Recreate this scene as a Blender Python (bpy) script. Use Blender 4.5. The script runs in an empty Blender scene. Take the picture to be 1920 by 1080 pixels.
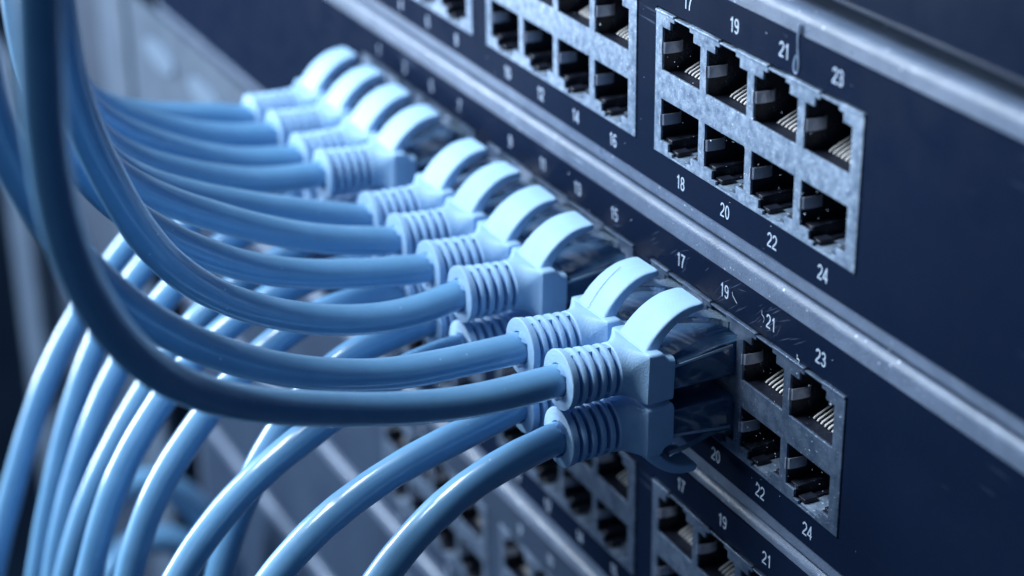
import bpy, bmesh, math, random
from mathutils import Vector, Matrix
random.seed(7)
S = 0.001                      # everything below is written in millimetres
scene = bpy.context.scene
COL = scene.collection

# ------------------------------------------------------------------ camera, world, lights
def mm(v): return Vector(v) * S
cam_d = bpy.data.cameras.new('camera'); cam = bpy.data.objects.new('camera', cam_d); COL.objects.link(cam)
scene.camera = cam
yaw, pitch, roll = (math.radians(a) for a in (-63.502, -25.111, -0.865))
dv = Vector((math.sin(yaw)*math.cos(pitch), math.cos(yaw)*math.cos(pitch), math.sin(pitch)))
rt = Vector((math.cos(yaw), -math.sin(yaw), 0)); up = rt.cross(dv)
r2 = rt*math.cos(roll) + up*math.sin(roll); u2 = -rt*math.sin(roll) + up*math.cos(roll)
M3 = Matrix((r2, u2, -dv)).transposed()
cam.matrix_world = Matrix.Translation(mm((282.672, -168.644, 102.85))) @ M3.to_4x4()
cam_d.sensor_width = 36; cam_d.lens = 71.70
cam_d.clip_start = 0.01; cam_d.clip_end = 50
cam_d.dof.use_dof = True; cam_d.dof.focus_distance = 0.336; cam_d.dof.aperture_fstop = 11.8

world = bpy.data.worlds.new('World'); scene.world = world; world.use_nodes = True
world.node_tree.nodes['Background'].inputs[0].default_value = (0.08, 0.27, 0.58, 1)
world.node_tree.nodes['Background'].inputs[1].default_value = 0.115

def area(name, loc, target, sx, sy, power, color):
    l = bpy.data.lights.new(name, 'AREA'); l.shape = 'RECTANGLE'; l.size = sx*S; l.size_y = sy*S
    l.energy = power; l.color = color
    o = bpy.data.objects.new(name, l); COL.objects.link(o); o.location = mm(loc)
    o.rotation_euler = (Vector(target)-Vector(loc)).to_track_quat('-Z', 'Y').to_euler()
    return o
area('ceiling_softbox', (-170, -330, 450), (-20, -40, -50), 340, 180, 6.9, (0.80, 0.92, 1.0))
area('aisle_window_lamp', (-640, -480, 80), (-20, -20, -50), 85, 480, 12.5, (0.80, 0.92, 1.0))
area('near_aisle_fill', (190, -560, 110), (20, 0, -50), 260, 200, 0.2, (0.70, 0.86, 1.0))

scene.view_settings.view_transform = 'Standard'
scene.view_settings.look = 'None'
scene.view_settings.exposure = 0
scene.view_settings.gamma = 1
scene.unit_settings.system = 'METRIC'

# ------------------------------------------------------------------ helpers
def tag(o, label=None, cat=None, group=None, kind=None):
    if label: o['label'] = label
    if cat: o['category'] = cat
    if group: o['group'] = group
    if kind: o['kind'] = kind
    return o
def empty(name, loc):
    o = bpy.data.objects.new(name, None); COL.objects.link(o); o.location = mm(loc); o.empty_display_size = 0.01
    return o
def link(name, mesh, parent=None, loc=None, rot=None):
    o = bpy.data.objects.new(name, mesh); COL.objects.link(o)
    if parent: o.parent = parent
    if loc is not None: o.location = mm(loc)
    if rot is not None: o.rotation_euler = rot
    return o
def finish(bm, name, mat, smooth=True, sharp=35):
    bmesh.ops.recalc_face_normals(bm, faces=bm.faces)
    for v in bm.verts: v.co *= S
    me = bpy.data.meshes.new(name); 
    if smooth:
        for f in bm.faces: f.smooth = True
        for e in bm.edges:
            if len(e.link_faces) == 2 and e.calc_face_angle(0) > math.radians(sharp): e.smooth = False
    bm.to_mesh(me); bm.free()
    me.materials.append(mat)
    return me
def box(bm, x0, x1, y0, y1, z0, z1, bev=0):
    vs = [bm.verts.new((x, y, z)) for x in (x0, x1) for y in (y0, y1) for z in (z0, z1)]
    fs = [(0,1,3,2),(4,6,7,5),(0,4,5,1),(2,3,7,6),(0,2,6,4),(1,5,7,3)]
    faces = [bm.faces.new([vs[i] for i in f]) for f in fs]
    if bev:
        es = list({e for f in faces for e in f.edges})
        bmesh.ops.bevel(bm, geom=es, offset=bev, segments=3, affect='EDGES', profile=0.5)
def loft(bm, rings, cap0=True, cap1=True):
    R = [[bm.verts.new(p) for p in r] for r in rings]
    n = len(R[0])
    for a, b in zip(R, R[1:]):
        for i in range(n):
            bm.faces.new((a[i], a[(i+1) % n], b[(i+1) % n], b[i]))
    if cap0: bm.faces.new(R[0])
    if cap1: bm.faces.new(list(reversed(R[-1])))
def extr(bm, prof, x0, x1, closed=True):
    """profile of (y,z) extruded along x"""
    a = [bm.verts.new((x0, y, z)) for y, z in prof]; b = [bm.verts.new((x1, y, z)) for y, z in prof]
    n = len(prof)
    for i in range(n if closed else n-1):
        bm.faces.new((a[i], a[(i+1) % n], b[(i+1) % n], b[i]))
    if closed:
        bm.faces.new(a); bm.faces.new(list(reversed(b)))
def curve_plate(name, loops, y0, y1, mat, bevel=0.0):
    """flat plate in the xz plane with holes: first loop is the outline"""
    cu = bpy.data.curves.new(name, 'CURVE'); cu.dimensions = '2D'; cu.fill_mode = 'BOTH'
    t = abs(y1-y0)/2
    cu.extrude = (t-bevel); cu.bevel_depth = bevel; cu.bevel_resolution = 2 if bevel else 0
    cu.offset = -bevel
    for lp in loops:
        sp = cu.splines.new('POLY'); sp.points.add(len(lp)-1); sp.use_cyclic_u = True
        for p, (x, z) in zip(sp.points, lp): p.co = (x, z, 0, 1)
    tmp = bpy.data.objects.new(name, cu); COL.objects.link(tmp)
    dg = bpy.context.evaluated_depsgraph_get(); dg.update()
    me = bpy.data.meshes.new_from_object(tmp.evaluated_get(dg))
    bpy.data.objects.remove(tmp)
    me.name = name
    yc = (y0+y1)/2
    for v in me.vertices:
        x, z, y = v.co; v.co = Vector((x, yc - y, z))*S
    me.materials.clear(); me.materials.append(mat)
    me.validate()
    bm = bmesh.new(); bm.from_mesh(me)
    bmesh.ops.remove_doubles(bm, verts=bm.verts, dist=1e-7)
    bmesh.ops.recalc_face_normals(bm, faces=bm.faces); bm.to_mesh(me); bm.free()
    return me
def rect(x0, x1, z0, z1): return [(x0, z0), (x1, z0), (x1, z1), (x0, z1)]
def tube(bm, pts, rad, n=28, cap=True, wob=0.0):
    """tube along a polyline, parallel transport frame"""
    P = [Vector(p) for p in pts]
    T = [(P[min(i+1, len(P)-1)]-P[max(i-1, 0)]).normalized() for i in range(len(P))]
    nrm = T[0].orthogonal().normalized(); rings = []
    for i, p in enumerate(P):
        nrm = (nrm - T[i]*nrm.dot(T[i])).normalized(); b = T[i].cross(nrm)
        r = rad(i/(len(P)-1)) if callable(rad) else rad
        rings.append([p + (nrm*math.cos(a)+b*math.sin(a))*r for a in (2*math.pi*k/n for k in range(n))])
    loft(bm, rings, cap, cap)
def smooth_path(pts, step=1.5):
    """centripetal Catmull-Rom through the points, resampled, then relaxed a little"""
    P = [Vector(p) for p in pts]
    P = [P[0]*2-P[1]] + P + [P[-1]*2-P[-2]]
    out = []
    for i in range(1, len(P)-2):
        p0, p1, p2, p3 = P[i-1:i+3]
        t0 = 0; t1 = t0+max((p1-p0).length, 1e-3)**.5; t2 = t1+max((p2-p1).length, 1e-3)**.5; t3 = t2+max((p3-p2).length, 1e-3)**.5
        m = max(2, int((p2-p1).length/step))
        for k in range(m):
            t = t1+(t2-t1)*k/m
            A1 = p0*((t1-t)/(t1-t0))+p1*((t-t0)/(t1-t0)); A2 = p1*((t2-t)/(t2-t1))+p2*((t-t1)/(t2-t1)); A3 = p2*((t3-t)/(t3-t2))+p3*((t-t2)/(t3-t2))
            B1 = A1*((t2-t)/(t2-t0))+A2*((t-t0)/(t2-t0)); B2 = A2*((t3-t)/(t3-t1))+A3*((t-t1)/(t3-t1))
            out.append(B1*((t2-t)/(t2-t1))+B2*((t-t1)/(t2-t1)))
    out.append(P[-2])
    for _ in range(30):
        q = out[:]
        for i in range(5, len(out)-1): q[i] = out[i]*.5+(out[i-1]+out[i+1])*.25
        out = q
    return out

# ------------------------------------------------------------------ materials
def mat(name, base, rough=0.5, metal=0.0, spec=0.5, coat=0.0, trans=0.0, ior=1.45,
        speck=None, speck_scale=900, bump=0.0, bump_scale=3000, rvar=0.0, scratches=None, mottled=None, dust=None):
    m = bpy.data.materials.new(name); m.use_nodes = True
    nt = m.node_tree; N = nt.nodes; L = nt.links; p = N['Principled BSDF']
    p.inputs['Base Color'].default_value = (*base, 1); p.inputs['Roughness'].default_value = rough
    p.inputs['Metallic'].default_value = metal; p.inputs['Specular IOR Level'].default_value = spec
    p.inputs['Coat Weight'].default_value = coat; p.inputs['Coat Roughness'].default_value = 0.13
    p.inputs['Transmission Weight'].default_value = trans; p.inputs['IOR'].default_value = ior
    tc = N.new('ShaderNodeTexCoord'); src = tc.outputs['Object']
    color = None
    def mixc(fac, col, prev):
        mx = N.new('ShaderNodeMix'); mx.data_type = 'RGBA'
        if prev is None: mx.inputs[6].default_value = (*base, 1)
        else: L.new(prev, mx.inputs[6])
        mx.inputs[7].default_value = (*col, 1); L.new(fac, mx.inputs[0]); return mx.outputs[2]
    def noise(scale, detail=4, rough_=0.6, vec=None):
        n = N.new('ShaderNodeTexNoise'); n.inputs['Scale'].default_value = scale; n.inputs['Detail'].default_value = detail
        n.inputs['Roughness'].default_value = rough_; L.new(vec or src, n.inputs['Vector']); return n.outputs['Fac']
    def ramp(fac, a, b, va=0.0, vb=1.0):
        r = N.new('ShaderNodeMapRange'); r.inputs[1].default_value = a; r.inputs[2].default_value = b
        r.inputs[3].default_value = va; r.inputs[4].default_value = vb; L.new(fac, r.inputs[0]); return r.outputs[0]
    if mottled:
        color = mixc(ramp(noise(mottled[1], 5, .65), .35, .68), mottled[0], color)
    if speck:
        color = mixc(ramp(noise(speck_scale, 3, .5), .62, .70), speck, color)
    if dust:                                   # (colour, scale, low, high) pale specks
        v = N.new('ShaderNodeTexVoronoi'); v.inputs['Scale'].default_value = dust[1]; L.new(src, v.inputs['Vector'])
        d = ramp(v.outputs['Distance'], dust[2], dust[3], 1, 0)
        g = ramp(noise(dust[1]*.12, 3, .6), .48, .62)
        mul = N.new('ShaderNodeMath'); mul.operation = 'MULTIPLY'; L.new(d, mul.inputs[0]); L.new(g, mul.inputs[1])
        color = mixc(mul.outputs[0], dust[0], color)
    if scratches:                              # thin stretched streaks
        mp = N.new('ShaderNodeMapping'); mp.inputs['Rotation'].default_value = (0, math.radians(scratches[2]), 0)
        mp.inputs['Scale'].default_value = (30, 300, 1400); L.new(src, mp.inputs['Vector'])
        s = ramp(noise(1.0, 2, .5, mp.outputs[0]), .69, .74)
        g = ramp(noise(90, 2, .5), .50, .66)
        mul = N.new('ShaderNodeMath'); mul.operation = 'MULTIPLY'; L.new(s, mul.inputs[0]); L.new(g, mul.inputs[1])
        mu2 = N.new('ShaderNodeMath'); mu2.operation = 'MULTIPLY'; L.new(mul.outputs[0], mu2.inputs[0]); mu2.inputs[1].default_value = scratches[1]
        color = mixc(mu2.outputs[0], scratches[0], color)
    if color: L.new(color, p.inputs['Base Color'])
    if rvar:
        L.new(ramp(noise(140, 5, .65), .3, .7, rough-rvar, rough+rvar), p.inputs['Roughness'])
    if bump:
        b = N.new('ShaderNodeBump'); b.inputs['Strength'].default_value = bump; b.inputs['Distance'].default_value = 0.00018
        L.new(noise(bump_scale, 3, .6), b.inputs['Height']); L.new(b.outputs[0], p.inputs['Normal'])
    return m
M_SHELL = mat('galvanised_steel', (0.10, 0.15, 0.245), 0.50, 0.25, 0.3, mottled=((0.30, 0.385, 0.52), 560), speck=(0.50, 0.60, 0.76), speck_scale=1500, bump=0.35, bump_scale=1400, rvar=.1)
M_SHELL_DARK = mat('darker_steel', (0.07, 0.11, 0.19), 0.38, 0.5, 0.5, mottled=((0.16, 0.22, 0.33), 380), speck=(0.30, 0.38, 0.52), speck_scale=1700, bump=0.3, bump_scale=1400, rvar=.12, dust=((0.75, 0.85, 1.0), 900, .05, .14), scratches=((0.4, 0.5, 0.7), .6, 40))  # darker, more metallic shell steel for every ported switch but the top one
M_FACE_HAZE = mat('hazed_faceplate', (0.022, 0.036, 0.070), 0.45, 0, 0.2, mottled=((0.03, 0.05, 0.09), 40))  # faceplate colour lifted to paint in the blur's haze over the lower switches
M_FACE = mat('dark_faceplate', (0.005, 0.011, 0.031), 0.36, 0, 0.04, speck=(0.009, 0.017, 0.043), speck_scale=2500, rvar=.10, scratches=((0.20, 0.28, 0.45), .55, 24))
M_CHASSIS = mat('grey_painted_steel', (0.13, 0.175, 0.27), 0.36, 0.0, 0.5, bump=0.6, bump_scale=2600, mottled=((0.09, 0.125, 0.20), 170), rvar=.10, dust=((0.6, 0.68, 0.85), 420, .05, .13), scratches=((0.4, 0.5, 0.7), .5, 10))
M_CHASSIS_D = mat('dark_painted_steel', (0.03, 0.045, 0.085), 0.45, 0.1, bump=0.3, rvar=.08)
M_BLACK = mat('black_plastic', (0.007, 0.009, 0.018), 0.42, 0, 0.4, mottled=((0.016, 0.02, 0.036), 500), dust=((0.12, 0.16, 0.24), 2800, .05, .35), bump=.4)
M_PIN = mat('gold_contact', (0.85, 0.83, 0.84), 0.35, 0.1)
M_TAB = mat('spring_steel', (0.58, 0.62, 0.74), 0.38, 0.5, mottled=((0.40, 0.45, 0.58), 700), rvar=.08)
M_PRINT = mat('white_print', (0.42, 0.52, 0.70), 0.6, speck=(0.30, 0.40, 0.6), speck_scale=1800)
M_BOOT = mat('light_blue_boot_rubber', (0.35, 0.56, 0.83), 0.50, 0, 0.45, bump=0.6, bump_scale=3400, mottled=((0.315, 0.52, 0.785), 300))
M_JACKET = mat('blue_pvc_jacket', (0.155, 0.355, 0.61), 0.38, 0, 0.5, coat=0.8, bump=0.2, bump_scale=420, rvar=.09, mottled=((0.125, 0.31, 0.55), 110), dust=((0.5, 0.66, 0.9), 330, .03, .09))
M_CLEAR = mat('smoky_clear_polycarbonate', (0.10, 0.22, 0.42), 0.05, 0, 0.6, trans=0.62, ior=1.45, coat=.6)
M_HIGHLIGHT_RAIL = mat('painted_edge_highlight', (0.45, 0.62, 0.82), 0.12, 0, 0.8, trans=0.35, ior=1.45)  # pale base colour stands in for the highlight on the plug's edge
M_LATCH = mat('clear_polycarbonate', (0.55, 0.72, 0.92), 0.05, 0, 0.6, trans=0.75, ior=1.45)
M_INNER = mat('blue_conductor_sheath', (0.025, 0.085, 0.25), 0.4, 0, .5)
M_POST = mat('rack_post_paint', (0.065, 0.095, 0.15), 0.6, 0.0, 0.3, mottled=((0.04, 0.065, 0.11), 60))
M_CAB = mat('dark_cabinet_paint', (0.035, 0.055, 0.095), 0.6, 0, .3, mottled=((0.015, 0.025, 0.05), 9))
M_STICK = mat('pale_insert', (0.10, 0.15, 0.23), 0.6, 0, .3)
M_SMEAR = mat('dried_glue', (0.22, 0.30, 0.45), 0.3, 0, .5)
M_WALL = mat('dark_wall_paint', (0.14, 0.20, 0.30), 0.8, mottled=((0.05, 0.08, 0.14), 3))

# ------------------------------------------------------------------ port block meshes (origin: top left corner of the metal shell)
PITCH = 13.97; OX = 2.128; OW = 12.02; BW = 58.705; BH = 24.96; GAP = 6.512
def upper_open(x, g=0.0):
    return [(x-g, -9.95-g), (x+OW+g, -9.95-g), (x+OW+g, -2.40+g), (x+9.75+g, -2.40+g), (x+9.75+g, -0.95+g), (x+8.55+g, -0.95+g), (x+8.55+g, -0.32+g),
            (x+3.70-g, -0.32+g), (x+3.70-g, -0.95+g), (x+2.45-g, -0.95+g), (x+2.45-g, -2.40+g), (x-g, -2.40+g)]
def lower_open(x, g=0.0):
    return [(a, -BH - b) for a, b in reversed(upper_open(x, g))]
loops = [rect(0, BW, -BH, 0)]
for c in range(4):
    loops.append(upper_open(OX+c*PITCH)); loops.append(lower_open(OX+c*PITCH))
ME_SHELL_FRONT = curve_plate('shell', loops, 0.0, 0.5, M_SHELL, bevel=0.09)
bm = bmesh.new(); bm.from_mesh(ME_SHELL_FRONT)
for v in bm.verts: v.co /= S
for (x0, x1, z0, z1) in ((0.1, BW-.1, -0.35, -0.1), (0.1, BW-.1, -BH+.1, -BH+.35), (0.1, 0.35, -BH+.36, -0.36), (BW-.35, BW-.1, -BH+.36, -0.36)):
    box(bm, x0, x1, 0.5, 13, z0, z1)
# rolled lip along the top edge, interrupted over every latch notch
xs = [0.0]
for c in range(4): xs += [OX+c*PITCH+3.7, OX+c*PITCH+8.55]
xs.append(BW)
for a, b in zip(xs[::2], xs[1::2]): box(bm, a+.02, b-.02, -0.22, 0.55, -0.10, 0.34, bev=.1)
ME_SHELL = finish(bm, 'shell', M_SHELL, smooth=True, sharp=40)
def liner_mesh(loop_fn, name):
    bm = bmesh.new(); lp = loop_fn(0, 0.07)
    up_ = loop_fn is upper_open
    if up_:   # the floor behind the shell lies a little lower
        lp = [(x, z-0.45 if z < -9 else z) for x, z in lp]
    a = [bm.verts.new((x, 0.52, z)) for x, z in lp]; b = [bm.verts.new((x, 13.5, z)) for x, z in lp]
    n = len(lp)
    for i in range(n): bm.faces.new((a[i], a[(i+1) % n], b[(i+1) % n], b[i]))
    bm.faces.new(b)
    if not up_:
        z1 = -BH+2.45
        box(bm, 0.2, 2.3, 0.9, 12.5, -BH+1.0, z1+.35, bev=.15)          # key rails beside the latch recess
        box(bm, 9.9, 11.9, 0.9, 12.5, -BH+1.0, z1+.35, bev=.15)
        box(bm, 2.6, 4.6, 0.8, 3.4, -BH+.42, -BH+1.3, bev=.15)
        box(bm, 8.0, 9.6, 2.2, 5.0, -BH+.42, -BH+1.5, bev=.15)
        box(bm, 2.6, 9.6, 8.0, 12.0, -BH+.42, -BH+2.2, bev=.15)
    else:
        box(bm, 0.3, 11.7, 8.6, 12.8, -10.3, -8.2, bev=.15)
    me = bpy.data.meshes.new(name)
    for v in bm.verts: v.co *= S
    bm.to_mesh(me); bm.free(); me.materials.append(M_BLACK); return me
ME_LINER_U = liner_mesh(upper_open, 'port_liner'); ME_LINER_L = liner_mesh(lower_open, 'port_liner')
def tab_mesh(zc, h, wdt):
    bm = bmesh.new()
    pr = [(0.0, -0.14), (-.02, .15), (.42, .35), (.66, 1.6), (.74, 3.3), (.55, 3.75), (-.1, 3.9)]
    pr2 = [(x-.22, y+.03) for x, y in pr]
    ring = [(x, y) for x, y in pr] + [(x, y) for x, y in reversed(pr2)]
    a = [bm.verts.new((x, y, zc-h/2)) for x, y in ring]; b = [bm.verts.new((x, y, zc+h/2)) for x, y in ring]
    n = len(ring)
    for i in range(n): bm.faces.new((a[i], a[(i+1) % n], b[(i+1) % n], b[i]))
    bm.faces.new(a); bm.faces.new(b)
    return finish(bm, 'spring_tab', M_TAB, True, 50)
ME_TAB_U = tab_mesh(-6.1, 1.95, 0); ME_TAB_L = tab_mesh(-BH+6.1, 1.95, 0)
bm = bmesh.new()
for k in range(8):
    x = 2.35+k*1.03
    tube(bm, [(x, 3.3, -10.25), (x, 3.6, -9.95), (x, 6.0, -8.9), (x, 8.6, -7.8)], 0.19, 8)
ME_PINS = finish(bm, 'contact_pins', M_PIN)
bm = bmesh.new(); box(bm, 3.75, 8.5, 0.52, 7.5, -BH+.37, -BH+.45); ME_FLOOR = finish(bm, 'recess_floor', M_SHELL, False)

def smooth_curve_pts(p, n=8):
    q = smooth_path([(x, 0, z) for x, z in p], .2); return [(v.x, v.z) for v in q]

# printed numbers
NUM = {}
def arc(cx, cy, rx, ry, a0, a1, n=14):
    return [(cx+rx*math.cos(math.radians(a0+(a1-a0)*k/n)), cy+ry*math.sin(math.radians(a0+(a1-a0)*k/n))) for k in range(n+1)]
DIG = {
 '0': [arc(.27, .5, .205, .44, 90, 450, 28)],
 '1': [[(.10, .76), (.20, .79), (.27, .86), (.31, .97)], [(.31, 1.0), (.31, 0)]],
 '2': [arc(.27, .71, .205, .23, 175, -20, 14) + [(.40, .50), (.24, .32), (.11, .19), (.05, .06)], [(.0, .06), (.50, .06)]],
 '3': [arc(.26, .735, .185, .205, 165, -80, 14)[:-1] + [(.26, .53)], [(.20, .53)] + arc(.26, .285, .21, .235, 85, -165, 16)],
 '4': [[(.50, .25), (.02, .25), (.36, .94), (.36, .94)], [(.37, 1.0), (.37, 0)]],
 '5': [[(.46, .94), (.12, .94), (.08, .52)], [(.075, .50)] + arc(.26, .31, .21, .25, 130, -160, 18)],
 '6': [arc(.27, .30, .20, .24, 90, 450, 22), [(.455, .82), (.40, .91), (.29, .945), (.18, .90), (.10, .76), (.068, .52), (.068, .30)]],
 '7': [[(.02, .94), (.48, .94), (.34, .70), (.25, .45), (.20, .22), (.185, .0)]],
 '8': [arc(.27, .735, .175, .205, 90, 450, 22), arc(.27, .29, .205, .235, 90, 450, 22)],
 '9': [arc(.27, .70, .20, .24, 90, 450, 22), [(.085, .18), (.14, .09), (.25, .055), (.36, .10), (.44, .24), (.472, .48), (.472, .70)]],
}
def num_mesh(n):
    if n in NUM: return NUM[n]
    bm = bmesh.new(); st = str(n); H = 2.5; wS = .058; off = 0.0; k_ = 0
    tot = .62*(len(st)-1)+.52
    for ch in st:
        for line in DIG[ch]:
            P_ = [Vector((off-tot/2+x, y-.5)) for x, y in line]; k_ += 1
            L_, R_ = [], []
            P_ = [p for i, p in enumerate(P_) if i == 0 or (p-P_[i-1]).length > 1e-5]
            for i, p in enumerate(P_):
                a = (p-P_[i-1]).normalized() if i else None
                b = (P_[i+1]-p).normalized() if i < len(P_)-1 else None
                d = ((a or b)+(b or a)).normalized()
                nn = Vector((-d.y, d.x)); m_ = wS/max(.45, nn.dot(Vector((-(a or b).y, (a or b).x))))
                L_.append(p+nn*m_); R_.append(p-nn*m_)
            yy = -.002*k_
            A_ = [bm.verts.new((q.x*H*.94, yy, q.y*H)) for q in L_]; B_ = [bm.verts.new((q.x*H*.94, yy, q.y*H)) for q in R_]
            for i in range(len(A_)-1): bm.faces.new((A_[i], A_[i+1], B_[i+1], B_[i]))
        off += .62 if ch != '1' else .58
    NUM[n] = finish(bm, 'port_number', M_PRINT, False); return NUM[n]

XL, XR = -292.0, 152.0
def faceplate_mesh(holes=True, zt=7.25, zb=-31.1):
    lp = [rect(XL+3, XR-3, zb, zt)]
    if holes:
        for b in range(3):
            x0 = (b-2)*(BW+GAP); lp.append(rect(x0-.22, x0+BW+.22, -BH-.22, 0.62))
    return curve_plate('face_plate', lp, 0.25, 0.6, M_FACE, bevel=0.06)
def chassis_mesh(holes=True, zt=11.2, zb=-33.9, material=M_CHASSIS):
    R_ = 1.5
    lp = [rect(XL, XR, zb+.5, zt-R_)]
    if holes:
        for b in range(3):
            x0 = (b-2)*(BW+GAP); lp.append(rect(x0-.3, x0+BW+.3, -BH-.3, 0.7))
    me = curve_plate('chassis', lp, 0.6, 1.6, material)
    bm = bmesh.new(); bm.from_mesh(me)
    for v in bm.verts: v.co /= S
    prof = [(0.6, zt-R_)] + [(0.6+R_-R_*math.cos(a), zt-R_+R_*math.sin(a)) for a in (math.pi/2*k/8 for k in range(1, 9))] + [(230, zt), (230, zt-1), (2.3, zt-1), (1.6, zt-R_)]
    extr(bm, prof, XL, XR)
    prof = [(0.6, zb+.5), (0.75, zb+.15), (1.1, zb), (230, zb), (230, zb+.5)]
    extr(bm, prof, XL, XR)
    box(bm, XL, XL+1, 1.6, 230, zb+.6, zt-R_-.1); box(bm, XR-1, XR, 1.6, 230, zb+.6, zt-R_-.1)
    return finish(bm, 'chassis', material, True, 30)
ME_FACE = faceplate_mesh(); ME_FACE_BLANK = faceplate_mesh(False)

ME_SHELL_DARK = ME_SHELL.copy(); ME_SHELL_DARK.materials[0] = M_SHELL_DARK
ME_FACE_HAZE = ME_FACE.copy(); ME_FACE_HAZE.materials[0] = M_FACE_HAZE
ME_FACE_BLANK_HAZE = ME_FACE_BLANK.copy(); ME_FACE_BLANK_HAZE.materials[0] = M_FACE_HAZE
def network_switch(z0, dx, label, zt=11.2, zb=-33.9, ports=True, nums=range(1, 25), first_block=0, dark=False):
    t = empty('network_switch', (dx, 0, z0)); tag(t, label, 'network switch', 'network switches stacked in the rack')
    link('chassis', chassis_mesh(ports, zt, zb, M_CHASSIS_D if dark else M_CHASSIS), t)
    far = z0 < -100  # lower plates take the haze-lightened colour
    link('face_plate', (ME_FACE_HAZE if far else ME_FACE) if ports else (ME_FACE_BLANK_HAZE if far else ME_FACE_BLANK), t)
    if not ports: return t
    for b in range(first_block, 3):
        x0 = (b-2)*(BW+GAP)
        pb = link('port_block', ME_SHELL if z0 == 0 else ME_SHELL_DARK, t, (x0, 0, 0))
        for c in range(4):
            x = OX+c*PITCH
            link('port_liner', ME_LINER_U, pb, (x, 0, 0)); link('port_liner', ME_LINER_L, pb, (x, 0, 0))
            link('spring_tab', ME_TAB_U, pb, (x, 0, 0)); link('spring_tab', ME_TAB_L, pb, (x, 0, 0))
            link('contact_pins', ME_PINS, pb, (x, 0, 0)); link('recess_floor', ME_FLOOR, pb, (x, 0, 0))
    for n in nums:
        col = (n-1)//2; b, c = divmod(col, 4); xc = (b-2)*(BW+GAP)+OX+c*PITCH+OW/2
        if n % 2: link('port_number', num_mesh(n), t, (xc+1.45, 0.235, 3.8))
        else: link('port_number', num_mesh(n), t, (xc+.45, 0.235, -28.2))
    return t
ZA, ZB, ZC, ZD, ZE, ZF, ZG = 0.0, -46.14, -89.965, -135.1, -180.2, -225.3, -270.4
DXB, DXC = -0.286, 1.6
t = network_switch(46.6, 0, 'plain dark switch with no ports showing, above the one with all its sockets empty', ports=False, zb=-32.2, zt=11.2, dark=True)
swA = network_switch(ZA, 0, 'dark switch with every socket empty, directly above the row of plugged cables', zt=10.9)
swB = network_switch(ZB, DXB, 'dark switch with pale blue cables plugged in and only its last four sockets empty', zt=11.35, zb=-33.9)
network_switch(ZC, DXC, 'dim dark switch with empty sockets just beneath the one holding the cables', zt=9.5, zb=-34.0)
network_switch(ZD, 1.6, 'blurred dark switch seen behind the hanging cables, second below the cabled one', zt=10.6, zb=-34.0)
network_switch(ZE, 1.6, 'blurred dark switch low behind the hanging cables, third below the cabled one', zt=10.6, zb=-34.0)
network_switch(ZF, 1.6, 'out of focus switch front behind the lowest hanging cables, fourth below the cabled one', ports=False, zt=10.6)
network_switch(ZG, 1.6, 'lowest switch front in the stack, a soft blur at the bottom of the photo', ports=False, zt=10.6)
# dried streak of glue on the upper switch, beside the number 21
bm = bmesh.new()
import math as _m
lp = [(41.0, 3.9), (40.5, 2.2), (40.6, 0.9), (41.1, .45), (41.7, .9), (41.95, 2.2), (41.6, 3.9), (41.3, 5.2), (41.35, 7.0), (41.5, 9.0)]
tube(bm, smooth_path([(x-.2, 0.22, z) for x, z in lp], .25), lambda s: .17+.10*abs(_m.sin(9*s)), 8)
link('glue_streak', finish(bm, 'glue_streak', M_SMEAR), swA)

# scuffs, hairs and dust flecks left on the middle switch between the plugs and the rail
M_SCUFF = mat('pale_scuff', (0.07, 0.10, 0.18), 0.5, 0, .3)
M_FLECK = mat('pale_dust_fleck', (0.55, 0.64, 0.80), 0.8)
rng = random.Random(3)
def sliver(bm, x, z, ln, w, a, y):
    dx_, dz_ = math.cos(a)*ln/2, math.sin(a)*ln/2; nx, nz = -math.sin(a)*w/2, math.cos(a)*w/2
    vs = [bm.verts.new(p) for p in ((x-dx_, y, z-dz_), (x+nx, y, z+nz), (x+dx_, y, z+dz_), (x-nx, y, z-nz))]
    bm.faces.new(vs)
bm = bmesh.new()
for k in range(46):
    sliver(bm, rng.uniform(-14, 46), rng.uniform(1.6, 6.4), rng.uniform(1.2, 5.5), rng.uniform(.04, .13), math.radians(rng.gauss(38, 12)), .2385-.0006*k)
link('scuff_marks', finish(bm, 'scuff_marks', M_SCUFF, False), swB)
bm = bmesh.new()
tube(bm, smooth_path([(26.0, .2, 4.6), (26.4, .15, 3.9), (26.7, .2, 4.0), (26.9, .15, 3.3), (27.5, .2, 3.1)], .15), .045, 6)
tube(bm, smooth_path([(34.9, .2, 4.9), (35.1, .15, 4.2), (35.7, .2, 4.3), (35.9, .15, 3.9), (35.4, .2, 3.0)], .15), .045, 6)
tube(bm, smooth_path([(45.3, .2, 1.6), (45.6, .1, .9), (46.2, .1, 1.2), (46.0, .1, .3)], .15), .08, 6)
link('lint', finish(bm, 'lint', M_FLECK), swB)
def flecks(parent, n, seed, zlo, zhi, xlo, xhi, y):
    r_ = random.Random(seed); bm = bmesh.new()
    for k in range(n):
        q = r_.uniform(.04, .09) if r_.random() < .92 else r_.uniform(.10, .17)
        x, z = r_.uniform(xlo, xhi), r_.uniform(zlo, zhi)
        m_ = Matrix.Translation((x, y, z)) @ Matrix.Diagonal((q*r_.uniform(.7, 1.8), .04, q, 1))
        bmesh.ops.create_icosphere(bm, subdivisions=1, radius=1, matrix=m_)
    link('dust_flecks', finish(bm, 'dust_flecks', M_FLECK), parent)
flecks(swB, 40, 5, -31, 7, -70, 64, .235)
flecks(swA, 40, 6, -31, 7, -70, 64, .235)
flecks(swA, 45, 8, -24, -1, 0, 58, -.01); flecks(swB, 60, 9, -24, -1, 28, 58, -.01)
flecks(swA, 40, 10, -33.4, -31.6, -60, 90, .59); flecks(swB, 50, 11, 7.8, 9.6, -60, 90, .59)

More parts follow.
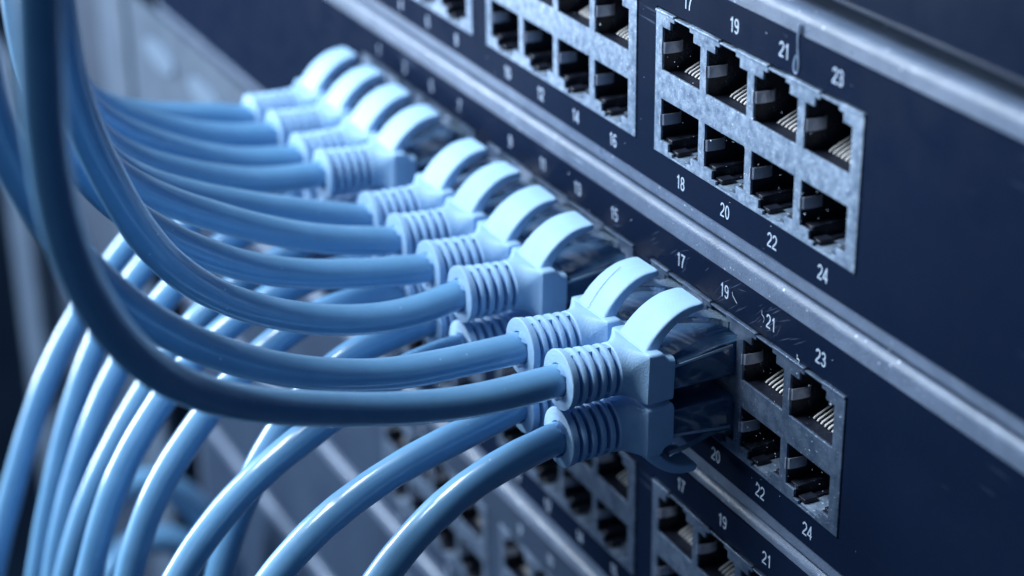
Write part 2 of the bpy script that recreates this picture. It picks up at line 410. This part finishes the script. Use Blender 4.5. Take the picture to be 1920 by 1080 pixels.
# ------------------------------------------------------------------ plug and boot meshes (origin on the face plane, axis -y)
def superring(y, hx, hz, n_, N_=64, zc=0.0):
    out = []
    for k in range(N_):
        a = 2*math.pi*(k+.5)/N_; c, s_ = math.cos(a), math.sin(a)
        out.append((hx*math.copysign(abs(c)**(2/n_), c), y, zc+hz*math.copysign(abs(s_)**(2/n_), s_)))
    return out
def boxring(y, hx, zlo, zhi, rc, t, rn, N_=96):
    """rounded rectangle (t=0) blending to a circle of radius rn (t=1); points crowd at the corners"""
    out = []; zc = (zlo+zhi)/2; hz = (zhi-zlo)/2
    for q in range(4):
        for k in range(N_//4):
            f = k/(N_//4)
            if f < 1/6: u = f*6; p = (hx, (hz-rc)*u)
            elif f < 5/6:
                u = (f-1/6)*1.5; a = u*math.pi/2; p = (hx-rc+rc*math.cos(a), hz-rc+rc*math.sin(a))
            else: u = (f-5/6)*6; p = ((hx-rc)*(1-u), hz)
            a = f*math.pi/2
            if q in (1, 3): p = (p[0], p[1])
            sx, sz = ((1, 1), (-1, 1), (-1, -1), (1, -1))[q]
            if q in (1, 3):      # run these quadrants backwards
                f2 = 1-f
                if f2 < 1/6: p = (hx, (hz-rc)*f2*6)
                elif f2 < 5/6:
                    b = (f2-1/6)*1.5*math.pi/2; p = (hx-rc+rc*math.cos(b), hz-rc+rc*math.sin(b))
                else: p = ((hx-rc)*(1-(f2-5/6)*6), hz)
                a = f2*math.pi/2
            c = (rn*math.cos(a), rn*math.sin(a))
            out.append((sx*(p[0]*(1-t)+c[0]*t), y, zc*(1-t)+sz*(p[1]*(1-t)+c[1]*t)))
    return out
def boot_mesh(sgn):
    bm = bmesh.new()
    # square shoulder that grips the plug, with a sloping rear face that runs into the round neck
    ZL = -4.75
    R = [boxring(-12.0, 5.5, -4.0, 2.4, .8, 0, 4.6), boxring(-12.0, 6.2, ZL+.15, 2.95, .9, 0, 4.6), boxring(-12.15, 6.38, ZL, 3.1, .9, 0, 4.6), boxring(-13.0, 6.4, ZL, 3.15, .9, 0, 4.6),
         boxring(-13.7, 6.4, ZL, 3.45, .8, 0, 4.6), boxring(-14.2, 6.4, ZL, 4.1, .6, 0, 4.6), boxring(-14.7, 6.4, ZL, 4.4, .55, 0, 4.6), boxring(-16.7, 6.38, ZL, 4.4, .5, 0, 4.6), boxring(-17.0, 6.3, ZL+.05, 4.35, .5, 0, 4.6), boxring(-17.12, 6.15, ZL+.15, 4.25, .5, 0, 4.6),
         boxring(-17.6, 5.8, ZL+.2, 4.3, .6, .22, 4.55), boxring(-18.3, 5.5, ZL+.2, 4.35, 1, .5, 4.55), boxring(-19.0, 5.2, -4.6, 4.4, 1.5, .76, 4.55), boxring(-19.7, 5.0, -4.6, 4.4, 2, .93, 4.55), boxring(-20.3, 4.8, -4.6, 4.5, 2, 1, 4.55),
         boxring(-20.95, 4.8, -4.6, 4.5, 2, 1, 4.55), boxring(-21.15, 4.8, -4.6, 4.5, 2, 1, 4.35), boxring(-21.2, 4.8, -4.6, 4.5, 2, 1, 3.3)]
    if sgn < 0: R = [[(x, y, -z) for x, y, z in r] for r in R]
    loft(bm, R)
    # core and the rings of the strain relief
    loft(bm, [superring(-21.1, 2.3, 2.3, 2), superring(-29.6, 2.3, 2.3, 2)])
    y = -21.92
    for k in range(4):
        r = 4.60 + .09*k; w = 0.98; e = .26
        prof = [(0, -2.2), (0, -e), (e*.3, -e*.3), (e, 0), (w-e, 0), (w-e*.3, -e*.3), (w, -e), (w, -2.2)]
        loft(bm, [superring(y-a, r+b, r+b, 2, 56) for a, b in prof])
        y -= 1.80
    # end collar
    yc = y+.10; r = 5.08
    loft(bm, [superring(yc, 3.0, 3.0, 2), superring(yc, r-.25, r-.25, 2), superring(yc-.1, r-.06, r-.06, 2), superring(yc-.3, r, r, 2), superring(yc-1.25, r+.12, r+.12, 2), superring(yc-1.4, r+.05, r+.05, 2), superring(yc-1.45, r-.12, r-.12, 2), superring(yc-1.45, 2.95, 2.95, 2), superring(yc-.6, 2.75, 2.75, 2)])
    # small webs that bridge the slits
    y = -21.2
    for k in range(5):
        for a in (-36, 88, 150, 268):
            a = math.radians(a + (6 if k % 2 else -4)); rr = 3.7
            cx, cz = rr*math.cos(a), rr*math.sin(a)
            m = bmesh.new(); box(m, -.8, .7, y-.95, y+.2, -.2, .2)
            Rm = Matrix.Rotation(-a, 3, 'Y')
            for v in m.verts: v.co = Rm @ v.co + Vector((cx, 0, cz))
            tmp = bpy.data.meshes.new('t'); m.to_mesh(tmp); m.free(); bm.from_mesh(tmp); bpy.data.meshes.remove(tmp)
        y -= 1.80
    # torn flash where the cable enters
    for a0, ln, hw in ((math.radians(58), .9, .5), (math.radians(-70), .8, .4), (math.radians(170), .5, .3)):
        rings = []
        for i in range(13):
            t_ = (i/12-.5)*2; a = a0+t_*hw; w_ = max(.02, ln*(1-t_*t_)*(1+.25*math.sin(9*t_)))
            y0_, y1_ = yc-1.35, yc-1.45-w_
            c, s_ = math.cos(a), math.sin(a)
            rings.append([(3.0*c, y0_, 3.0*s_), (3.22*c, y0_, 3.22*s_), (3.32*c, y1_, 3.32*s_), (3.2*c, y1_, 3.2*s_)])
        loft(bm, rings)
    return finish(bm, 'boot', M_BOOT, True, 32)
def arch_mesh(sgn):
    bm = bmesh.new()
    outer = smooth_path([(-17.6, 0, 1.5), (-17.3, 0, 3.6), (-16.4, 0, 5.3), (-14.5, 0, 7.45), (-12.3, 0, 9.2), (-10.0, 0, 10.45), (-8.0, 0, 10.95), (-5.7, 0, 10.75)], .5)
    inner = smooth_path([(-14.2, 0, 1.5), (-14.25, 0, 3.6), (-13.9, 0, 4.8), (-12.9, 0, 6.2), (-11.3, 0, 7.6), (-9.6, 0, 8.65), (-7.8, 0, 9.45), (-5.4, 0, 9.45)], .5)
    n = 26
    def samp(L_, t):
        f = t*(len(L_)-1); i = min(int(f), len(L_)-2); return L_[i].lerp(L_[i+1], f-i)
    rings = []
    for k in range(n+1):
        t = k/n; o = samp(outer, t); i_ = samp(inner, t)
        w = 3.75 + .75*max(0, 1-t/.9) + .85*max(0, 1-t/.28)**1.5
        c = (o+i_)/2; d = (o-i_); ln = d.length
        dr = d.normalized()
        ring = []
        N_ = 28
        end = 1.0 if k < n else .93
        for j in range(N_):
            a = 2*math.pi*(j+.5)/N_; cc, ss = math.cos(a), math.sin(a)
            px_ = w*end*math.copysign(abs(cc)**(2/9), cc); q = ln/2*end*math.copysign(abs(ss)**(2/7), ss)
            p = c + dr*q
            ring.append((px_, p.x, p.z*sgn))
        rings.append(ring)
    # close the tip softly
    tip = rings[-1]; cy = sum(p[1] for p in tip)/len(tip); cz = sum(p[2] for p in tip)/len(tip)
    rings.append([(x*.97, cy+(y-cy)*.7+.14, cz+(z-cz)*.7) for x, y, z in tip])
    loft(bm, rings)
    return finish(bm, 'latch_guard', M_BOOT, True, 38)
def plug_mesh(sgn):
    bm = bmesh.new()
    z0, z1 = -3.3, 3.2
    prof = [(-12.2, z0), (8.5, z0), (8.5, z1), (1.5, z1), (-3, z1-.2), (-12.2, z1-1.6)]
    a = [bm.verts.new((-5.8, y, z*sgn)) for y, z in prof]; b = [bm.verts.new((5.8, y, z*sgn)) for y, z in prof]
    n = len(prof)
    for i in range(n): bm.faces.new((a[i], a[(i+1) % n], b[(i+1) % n], b[i]))
    bm.faces.new(a); bm.faces.new(b)
    bmesh.ops.bevel(bm, geom=list(bm.edges), offset=.55, segments=3, affect='EDGES', profile=.5)
    return finish(bm, 'plug', M_CLEAR, True, 30)
def latch_mesh(sgn):
    bm = bmesh.new()
    P_ = smooth_path([(4.5, 0, 3.3), (3.4, 0, 4.0), (0.5, 0, 4.7), (-3.5, 0, 6.1), (-7.0, 0, 7.0), (-10.0, 0, 7.4)], .6)
    rings = []
    for i, p in enumerate(P_):
        w = 3.1 if p.x > 0 else (2.1 if p.x > -1.2 else 1.7)
        th = .55
        rings.append([(-w, p.x, (p.z-th)*sgn), (w, p.x, (p.z-th)*sgn), (w, p.x, (p.z+th)*sgn), (-w, p.x, (p.z+th)*sgn)])
    loft(bm, rings)
    return finish(bm, 'latch_tab', M_LATCH, True, 30)
def core_mesh(sgn):
    bm = bmesh.new()
    for k in range(8):
        x = (k-3.5)*1.02
        tube(bm, [(x, -3, -1.2*sgn), (x, 6, -1.6*sgn)], .45, 10)
    R = [boxring(-12.6, 5.1, -2.8, 1.0, .6, 0, 3), boxring(-4.5, 5.1, -2.8, 1.2, .6, 0, 3), boxring(-1.5, 5.0, -2.7, -.6, .5, 0, 3)]
    if sgn < 0: R = [[(x, y, -z) for x, y, z in r] for r in R]
    loft(bm, R)
    return finish(bm, 'conductors', M_INNER)
def highlight_rail_mesh(sgn):  # added strips that draw the highlight along the plug's bevelled upper edges
    bm = bmesh.new()
    for sx in (-1, 1):
        pr_ = [(-12.0, 1.0), (-.6, 2.25), (-.6, 2.75), (-12.0, 1.5)]
        a = [bm.verts.new((sx*5.70, y, z*sgn)) for y, z in pr_]; b = [bm.verts.new((sx*5.98, y, z*sgn)) for y, z in pr_]
        for i in range(4): bm.faces.new((a[i], a[(i+1) % 4], b[(i+1) % 4], b[i]))
        bm.faces.new(a); bm.faces.new(b)
    bmesh.ops.bevel(bm, geom=list(bm.edges), offset=.09, segments=2, affect='EDGES', profile=.5)
    return finish(bm, 'highlight_rail', M_HIGHLIGHT_RAIL, True, 30)
def pinset_mesh(sgn):
    bm = bmesh.new()
    for k in range(8):
        x = (k-3.5)*1.02; box(bm, x-.15, x+.15, 4.5, 8.4, min(-3.35*sgn, -1.8*sgn), max(-3.35*sgn, -1.8*sgn))
    return finish(bm, 'contact_blades', M_PIN, False)
MESH = {s: dict(boot=boot_mesh(s), arch=arch_mesh(s), plug=plug_mesh(s), latch=latch_mesh(s), core=core_mesh(s), pins=pinset_mesh(s), rail=highlight_rail_mesh(s)) for s in (1, -1)}

# ------------------------------------------------------------------ the patch cables
PATHS = {
 1:[[-122.6,-36.9,-51.4],[-122.6,-48.1,-50.0],[-121.6,-58.2,-47.2],[-119.6,-65.9,-43.2],[-117.6,-70.5,-38.1],[-115.6,-73.5,-29.5],[-114.6,-74.2,-17.8],[-114.6,-73.5,-6.9]],
 2:[[-122.6,-40.1,-65.5],[-122.6,-47.7,-67.6],[-122.6,-55.7,-72.8],[-122.6,-63.6,-80.3],[-122.6,-69.6,-87.0],[-122.6,-75.1,-94.4],[-122.6,-81.5,-104.5],[-122.6,-86.3,-114.7],[-122.6,-91.0,-126.4],[-122.6,-95.5,-138.3],[-122.6,-99.3,-149.3],[-122.6,-102.3,-161.3]],
 3:[[-108.6,-35.5,-52.5],[-108.6,-43.8,-50.8],[-107.6,-52.8,-47.3],[-105.6,-63.6,-41.5],[-103.6,-69.5,-38.0],[-101.6,-74.0,-33.1],[-99.6,-76.9,-25.4],[-98.6,-77.6,-14.1],[-98.6,-76.8,-2.6]],
 4:[[-108.6,-39.0,-65.8],[-108.6,-46.3,-67.0],[-108.6,-54.5,-70.7],[-108.6,-64.2,-79.6],[-108.6,-70.1,-86.8],[-108.6,-74.8,-94.8],[-108.6,-80.7,-107.7],[-108.6,-85.0,-120.6],[-108.6,-89.3,-133.9],[-108.6,-92.5,-146.2],[-108.6,-95.0,-156.7]],
 5:[[-94.7,-36.6,-53.3],[-94.7,-43.8,-51.8],[-93.7,-52.3,-48.2],[-91.7,-60.4,-44.0],[-89.7,-68.2,-38.9],[-87.7,-73.9,-34.5],[-85.7,-78.1,-29.1],[-83.7,-80.7,-21.1],[-82.7,-81.0,-10.3],[-82.7,-80.2,1.8]],
 6:[[-94.7,-35.8,-67.4],[-94.7,-43.0,-67.8],[-94.7,-50.2,-69.6],[-94.7,-61.7,-78.8],[-94.7,-68.1,-85.6],[-94.7,-74.1,-93.8],[-94.7,-79.7,-104.2],[-94.7,-84.5,-115.2],[-94.7,-88.8,-127.1],[-94.7,-91.7,-138.3],[-94.7,-94.0,-148.6]],
 7:[[-80.7,-39.2,-52.0],[-80.7,-48.0,-50.4],[-79.7,-54.0,-48.0],[-77.7,-64.8,-42.9],[-75.7,-72.5,-38.5],[-73.7,-77.9,-33.5],[-71.7,-81.9,-27.2],[-69.7,-84.5,-18.3],[-68.7,-84.5,-7.0],[-68.7,-83.5,5.6]],
 8:[[-80.7,-33.0,-68.5],[-80.7,-41.2,-68.9],[-80.7,-49.5,-71.7],[-80.7,-59.6,-78.5],[-80.7,-66.0,-84.7],[-80.7,-72.2,-92.8],[-80.7,-78.4,-101.4],[-80.7,-84.2,-111.1],[-80.7,-89.0,-121.3],[-80.7,-92.1,-130.2],[-80.7,-95.0,-139.8]],
 9:[[-57.4,-43.4,-49.3],[-56.4,-52.8,-46.0],[-55.4,-62.0,-42.0],[-53.4,-69.4,-38.5],[-52.4,-75.4,-35.1],[-49.4,-82.6,-28.8],[-47.4,-87.3,-22.3],[-45.4,-90.2,-13.8],[-44.4,-91.2,-3.9],[-43.4,-90.5,9.2]],
 10:[[-57.4,-36.4,-62.3],[-57.4,-44.2,-62.8],[-57.4,-51.7,-65.3],[-57.4,-61.7,-70.3],[-57.4,-69.1,-75.4],[-57.4,-74.9,-82.5],[-57.4,-80.5,-89.3],[-57.4,-86.2,-99.0],[-57.4,-90.1,-108.8],[-57.4,-92.7,-116.5],[-57.4,-95.4,-125.7]],
 11:[[-43.4,-44.4,-49.6],[-42.4,-55.7,-45.0],[-41.4,-66.5,-39.4],[-39.4,-74.2,-34.7],[-37.4,-80.7,-29.9],[-34.4,-86.6,-24.1],[-31.4,-91.4,-17.6],[-29.4,-95.0,-8.9],[-27.4,-96.6,1.0],[-26.4,-96.5,11.8],[-26.4,-95.5,24.3]],
 12:[[-43.4,-35.6,-63.1],[-43.4,-42.2,-62.7],[-43.4,-49.8,-64.3],[-43.4,-57.1,-68.3],[-43.4,-65.0,-73.7],[-43.4,-71.9,-81.2],[-43.4,-79.5,-90.1],[-43.4,-84.2,-98.6],[-43.4,-88.0,-108.5],[-43.4,-90.8,-118.7]],
 13:[[-29.4,-41.1,-51.3],[-29.4,-55.4,-48.5],[-27.4,-66.8,-43.6],[-25.4,-74.0,-38.7],[-22.4,-82.2,-32.1],[-19.4,-88.6,-25.7],[-16.4,-94.4,-17.9],[-13.4,-99.3,-8.3],[-11.4,-102.4,2.4],[-9.4,-103.5,14.8],[-9.4,-102.8,27.4]],
 14:[[-29.4,-36.6,-64.8],[-29.4,-42.8,-65.2],[-29.4,-49.0,-66.8],[-29.4,-55.3,-71.6],[-29.4,-60.4,-78.0],[-29.4,-64.7,-83.0],[-29.4,-68.5,-89.9],[-29.4,-72.5,-98.5],[-29.4,-75.2,-106.4],[-29.4,-77.3,-115.8]],
 15:[[-15.5,-39.0,-54.2],[-15.5,-53.2,-52.3],[-14.5,-63.9,-48.4],[-12.5,-73.3,-43.0],[-10.5,-80.2,-37.5],[-7.5,-85.9,-30.5],[-4.5,-90.3,-23.4],[-0.5,-95.2,-12.0],[3.5,-99.6,-0.5],[6.5,-101.7,10.1],[9.5,-102.7,19.7],[12.5,-102.9,34.0]],
 16:[[-15.5,-36.7,-62.6],[-15.5,-43.6,-65.0],[-15.5,-51.0,-68.1],[-15.5,-59.0,-71.9],[-15.5,-68.3,-76.6],[-15.5,-73.9,-80.7],[-15.5,-79.7,-85.9],[-15.5,-84.0,-90.5],[-15.5,-88.2,-97.1],[-15.5,-91.5,-102.8]],
 17:[[7.8,-40.5,-52.4],[7.8,-54.5,-52.0],[8.8,-63.1,-49.3],[9.8,-75.6,-44.5],[10.8,-83.5,-39.7],[12.8,-89.0,-35.4],[13.8,-92.5,-32.2],[15.8,-97.5,-27.1],[17.8,-102.7,-20.5],[19.8,-106.5,-14.5],[22.8,-110.8,-6.2],[24.8,-114.3,1.5],[26.8,-117.0,9.8],[28.8,-118.3,19.5],[29.8,-118.4,28.9],[29.8,-117.7,39.7]],
 18:[[7.8,-36.6,-65.7],[7.8,-43.2,-66.6],[7.8,-50.5,-68.4],[7.8,-59.1,-71.6],[7.8,-67.2,-75.7],[7.8,-72.4,-79.5],[7.8,-76.8,-83.8],[7.8,-82.7,-91.0]],
 19:[[21.8,-44.6,-52.5],[22.8,-59.9,-49.6],[24.8,-73.0,-45.2],[27.8,-82.2,-41.0],[30.8,-90.3,-36.4],[33.8,-95.8,-32.0],[36.8,-100.6,-27.2],[39.8,-104.9,-21.7],[42.8,-108.5,-15.4],[45.8,-111.3,-9.1],[48.8,-113.8,-2.1],[51.8,-115.7,6.0],[54.8,-116.8,17.6],[57.8,-116.9,28.4],[60.8,-116.8,38.7],[63.8,-116.3,51.2]],
 20:[[21.8,-36.6,-63.9],[21.8,-43.0,-65.5],[21.8,-48.9,-68.1],[21.8,-54.7,-71.7],[21.8,-59.1,-75.5],[21.8,-63.2,-79.8],[21.8,-68.2,-86.7]],
}
LABELS = {
 19: 'pale blue cable nearest the camera in the upper row, beside the empty sockets',
 17: 'pale blue upper row cable, second from the front, fine crease on its latch guard',
 15: 'pale blue upper row cable, third from the front, port marked fifteen',
 13: 'pale blue upper row cable, fourth from the front, port marked thirteen',
 11: 'pale blue upper row cable, fifth from the front, two before the middle gap',
 9: 'pale blue upper row cable, sixth from the front, last before the middle gap',
 7: 'blurred pale blue upper row cable, first beyond the middle gap, boot fully in view',
 5: 'blurred pale blue upper row cable, third from the far end, boot partly hidden',
 3: 'blurred pale blue upper row cable, second from the far end',
 1: 'blurred pale blue upper row cable, the farthest and topmost of all',
 20: 'blue lower row cable nearest the camera, arching down with a glossy highlight',
 18: 'glossy blue lower row cable, second from the front, boot hidden behind the nearest',
 16: 'blue lower row cable, third from the front, boot between two upper cables',
 14: 'blue lower row cable, fourth from the front, crossing behind the third one',
 12: 'blue hanging lower row cable, fifth from the front',
 10: 'blurred blue hanging lower row cable, sixth from the front',
 8: 'blurred blue hanging lower row cable, fourth from the far end',
 6: 'blurred blue hanging lower row cable, third from the far end',
 4: 'blurred blue hanging lower row cable, second from the far end',
 2: 'blurred blue hanging lower row cable, the farthest and leftmost of them',
}
def port_x(n):
    col = (n-1)//2; b, c = divmod(col, 4); return (b-2)*(BW+GAP)+OX+c*PITCH+OW/2
TILT = {19: (-2.2, 0), 17: (-1.5, .6), 15: (-1.8, -.8), 13: (-1.2, 1.0), 11: (-1.0, -.5), 9: (.6, .6), 7: (-2.0, -1.0), 5: (.8, 2.0), 3: (-.5, .5), 1: (1.5, .8), 20: (-1.2, 0)}
ARCHW = {}
def patch_cable(n, path, label, xo=None, zo=None, group='pale blue patch cables plugged into the middle switch', sgn=None):
    sgn = sgn or (1 if n % 2 else -1)
    x = port_x(n)+DXB if xo is None else xo
    z = (ZB-6.75 if sgn > 0 else ZB-17.15) if zo is None else zo
    t = empty('patch_cable', (x, 0, z)); tag(t, label, 'network cable', group)
    m = MESH[sgn]
    tx, tz = TILT.get(n, (random.uniform(-1, 1), random.uniform(-1.2, 1.2)))
    piv = Vector((0, -12, 0))
    R = Matrix.Rotation(math.radians(-tx) * -1, 3, 'X') @ Matrix.Rotation(math.radians(tz), 3, 'Z') @ Matrix.Rotation(math.radians(((n*37) % 11-5)*.55 if n != 19 else 0), 3, 'Y')
    loc = piv - R @ piv
    b = link('boot', m['boot'], t, loc, R.to_euler()); g_ = link('latch_guard', m['arch'], b)
    if n == 17:
        bm = bmesh.new(); tube(bm, smooth_path([(-.4, -17.35, 3.7), (-.5, -16.42, 5.32), (-.8, -14.5, 7.5), (-1.1, -12.3, 9.25), (-1.3, -10.2, 10.42)], .4), .035, 6)
        link('crease_line', finish(bm, 'crease_line', M_INNER), b)
    p = link('plug', m['plug'], t)
    link('latch_tab', m['latch'], p); link('conductors', m['core'], p); link('contact_blades', m['pins'], p); link('highlight_rail', m['rail'], p)
    a = R @ Vector((0, -24, 0)) + loc; c = R @ Vector((0, -30.5, 0)) + loc
    pts = [a, c] + [Vector(q)-Vector((x, 0, z)) for q in path]
    bm = bmesh.new(); tube(bm, smooth_path(pts, 1.6), lambda s_, n_=n: 2.76*(1+.010*math.sin(23*s_+n_)+.007*math.sin(61*s_+2.1*n_)), 32)
    link('cable_jacket', finish(bm, 'cable_jacket', M_JACKET, True, 60), t)
    return t
for n in sorted(PATHS, reverse=True): patch_cable(n, PATHS[n], LABELS[n])
# slack loops of other cables, deep in the blur
for path, lab in (
    ([(-230, -4, -275), (-230, -9, -256), (-230, -16, -236), (-230, -27, -222), (-230, -38, -218), (-230, -46, -223), (-230, -51, -236), (-230, -54, -256), (-230, -55, -300)], 'out of focus blue cable loop low behind the hanging cables, lower of the two'),
    ([(-236, -8, -250), (-236, -12, -230), (-236, -20, -213), (-236, -30, -204), (-236, -39, -202), (-236, -46, -208), (-236, -50, -222), (-236, -54, -245), (-236, -56, -300)], 'out of focus blue cable loop low behind the hanging cables, upper of the two')):
    bm = bmesh.new(); tube(bm, smooth_path(path, 2), 4.2, 20)
    tag(link('slack_cable', finish(bm, 'slack_cable', M_JACKET, True, 60)), lab, 'cable', 'blurred slack cable loops low in the rack')

# ------------------------------------------------------------------ rack posts and what lies beyond
def post(name, x0, x1, y0, y1, z0, z1, m, label, cat, group=None):
    bm = bmesh.new(); box(bm, x0, x1, y0, y1, z0, z1, bev=1.0)
    return tag(link(name, finish(bm, name, m)), label, cat, group)
post('rack_post', -352, -322, -2, 1.5, -900, 300, M_POST, 'pale upright rack post out of focus beyond the far end of the cables', 'rack post')
post('rack_cabinet', -470, -353, 2, 200, -900, 300, M_CAB, 'dark side of the rack cabinet behind the pale upright post', 'cabinet')
post('rack_post', -515, -480, -6, 0, -900, -150, M_POST, 'blurred grey upright of the neighbouring rack at the far left edge', 'rack post')
def plate(loops, y0, y1, m, name): return curve_plate(name, loops, y0, y1, m, bevel=.3)
e = empty('blanking_plate', (-318, 0, ZC)); tag(e, 'blurred grey panel with two pale oval inserts, beside the pale upright post', 'rack plate')
link('panel_plate', plate([rect(0, 112, -28, 10)], -1.6, 0.2, M_POST, 'panel_plate'), e)
def oval(cx, cz, rx, rz): return [(cx+rx*math.copysign(abs(math.cos(a))**.8, math.cos(a)), cz+rz*math.sin(a)) for a in (2*math.pi*k/32 for k in range(32))]
for cx in (33, 74): link('oval_insert', plate([oval(cx, -2, 14, 4)], -2.6, -1.5, M_STICK, 'oval_insert'), e)
bm = bmesh.new(); box(bm, -2200, -2150, -2500, 1500, -1500, 1500); tag(link('wall', finish(bm, 'wall', M_WALL, False)), kind='structure')
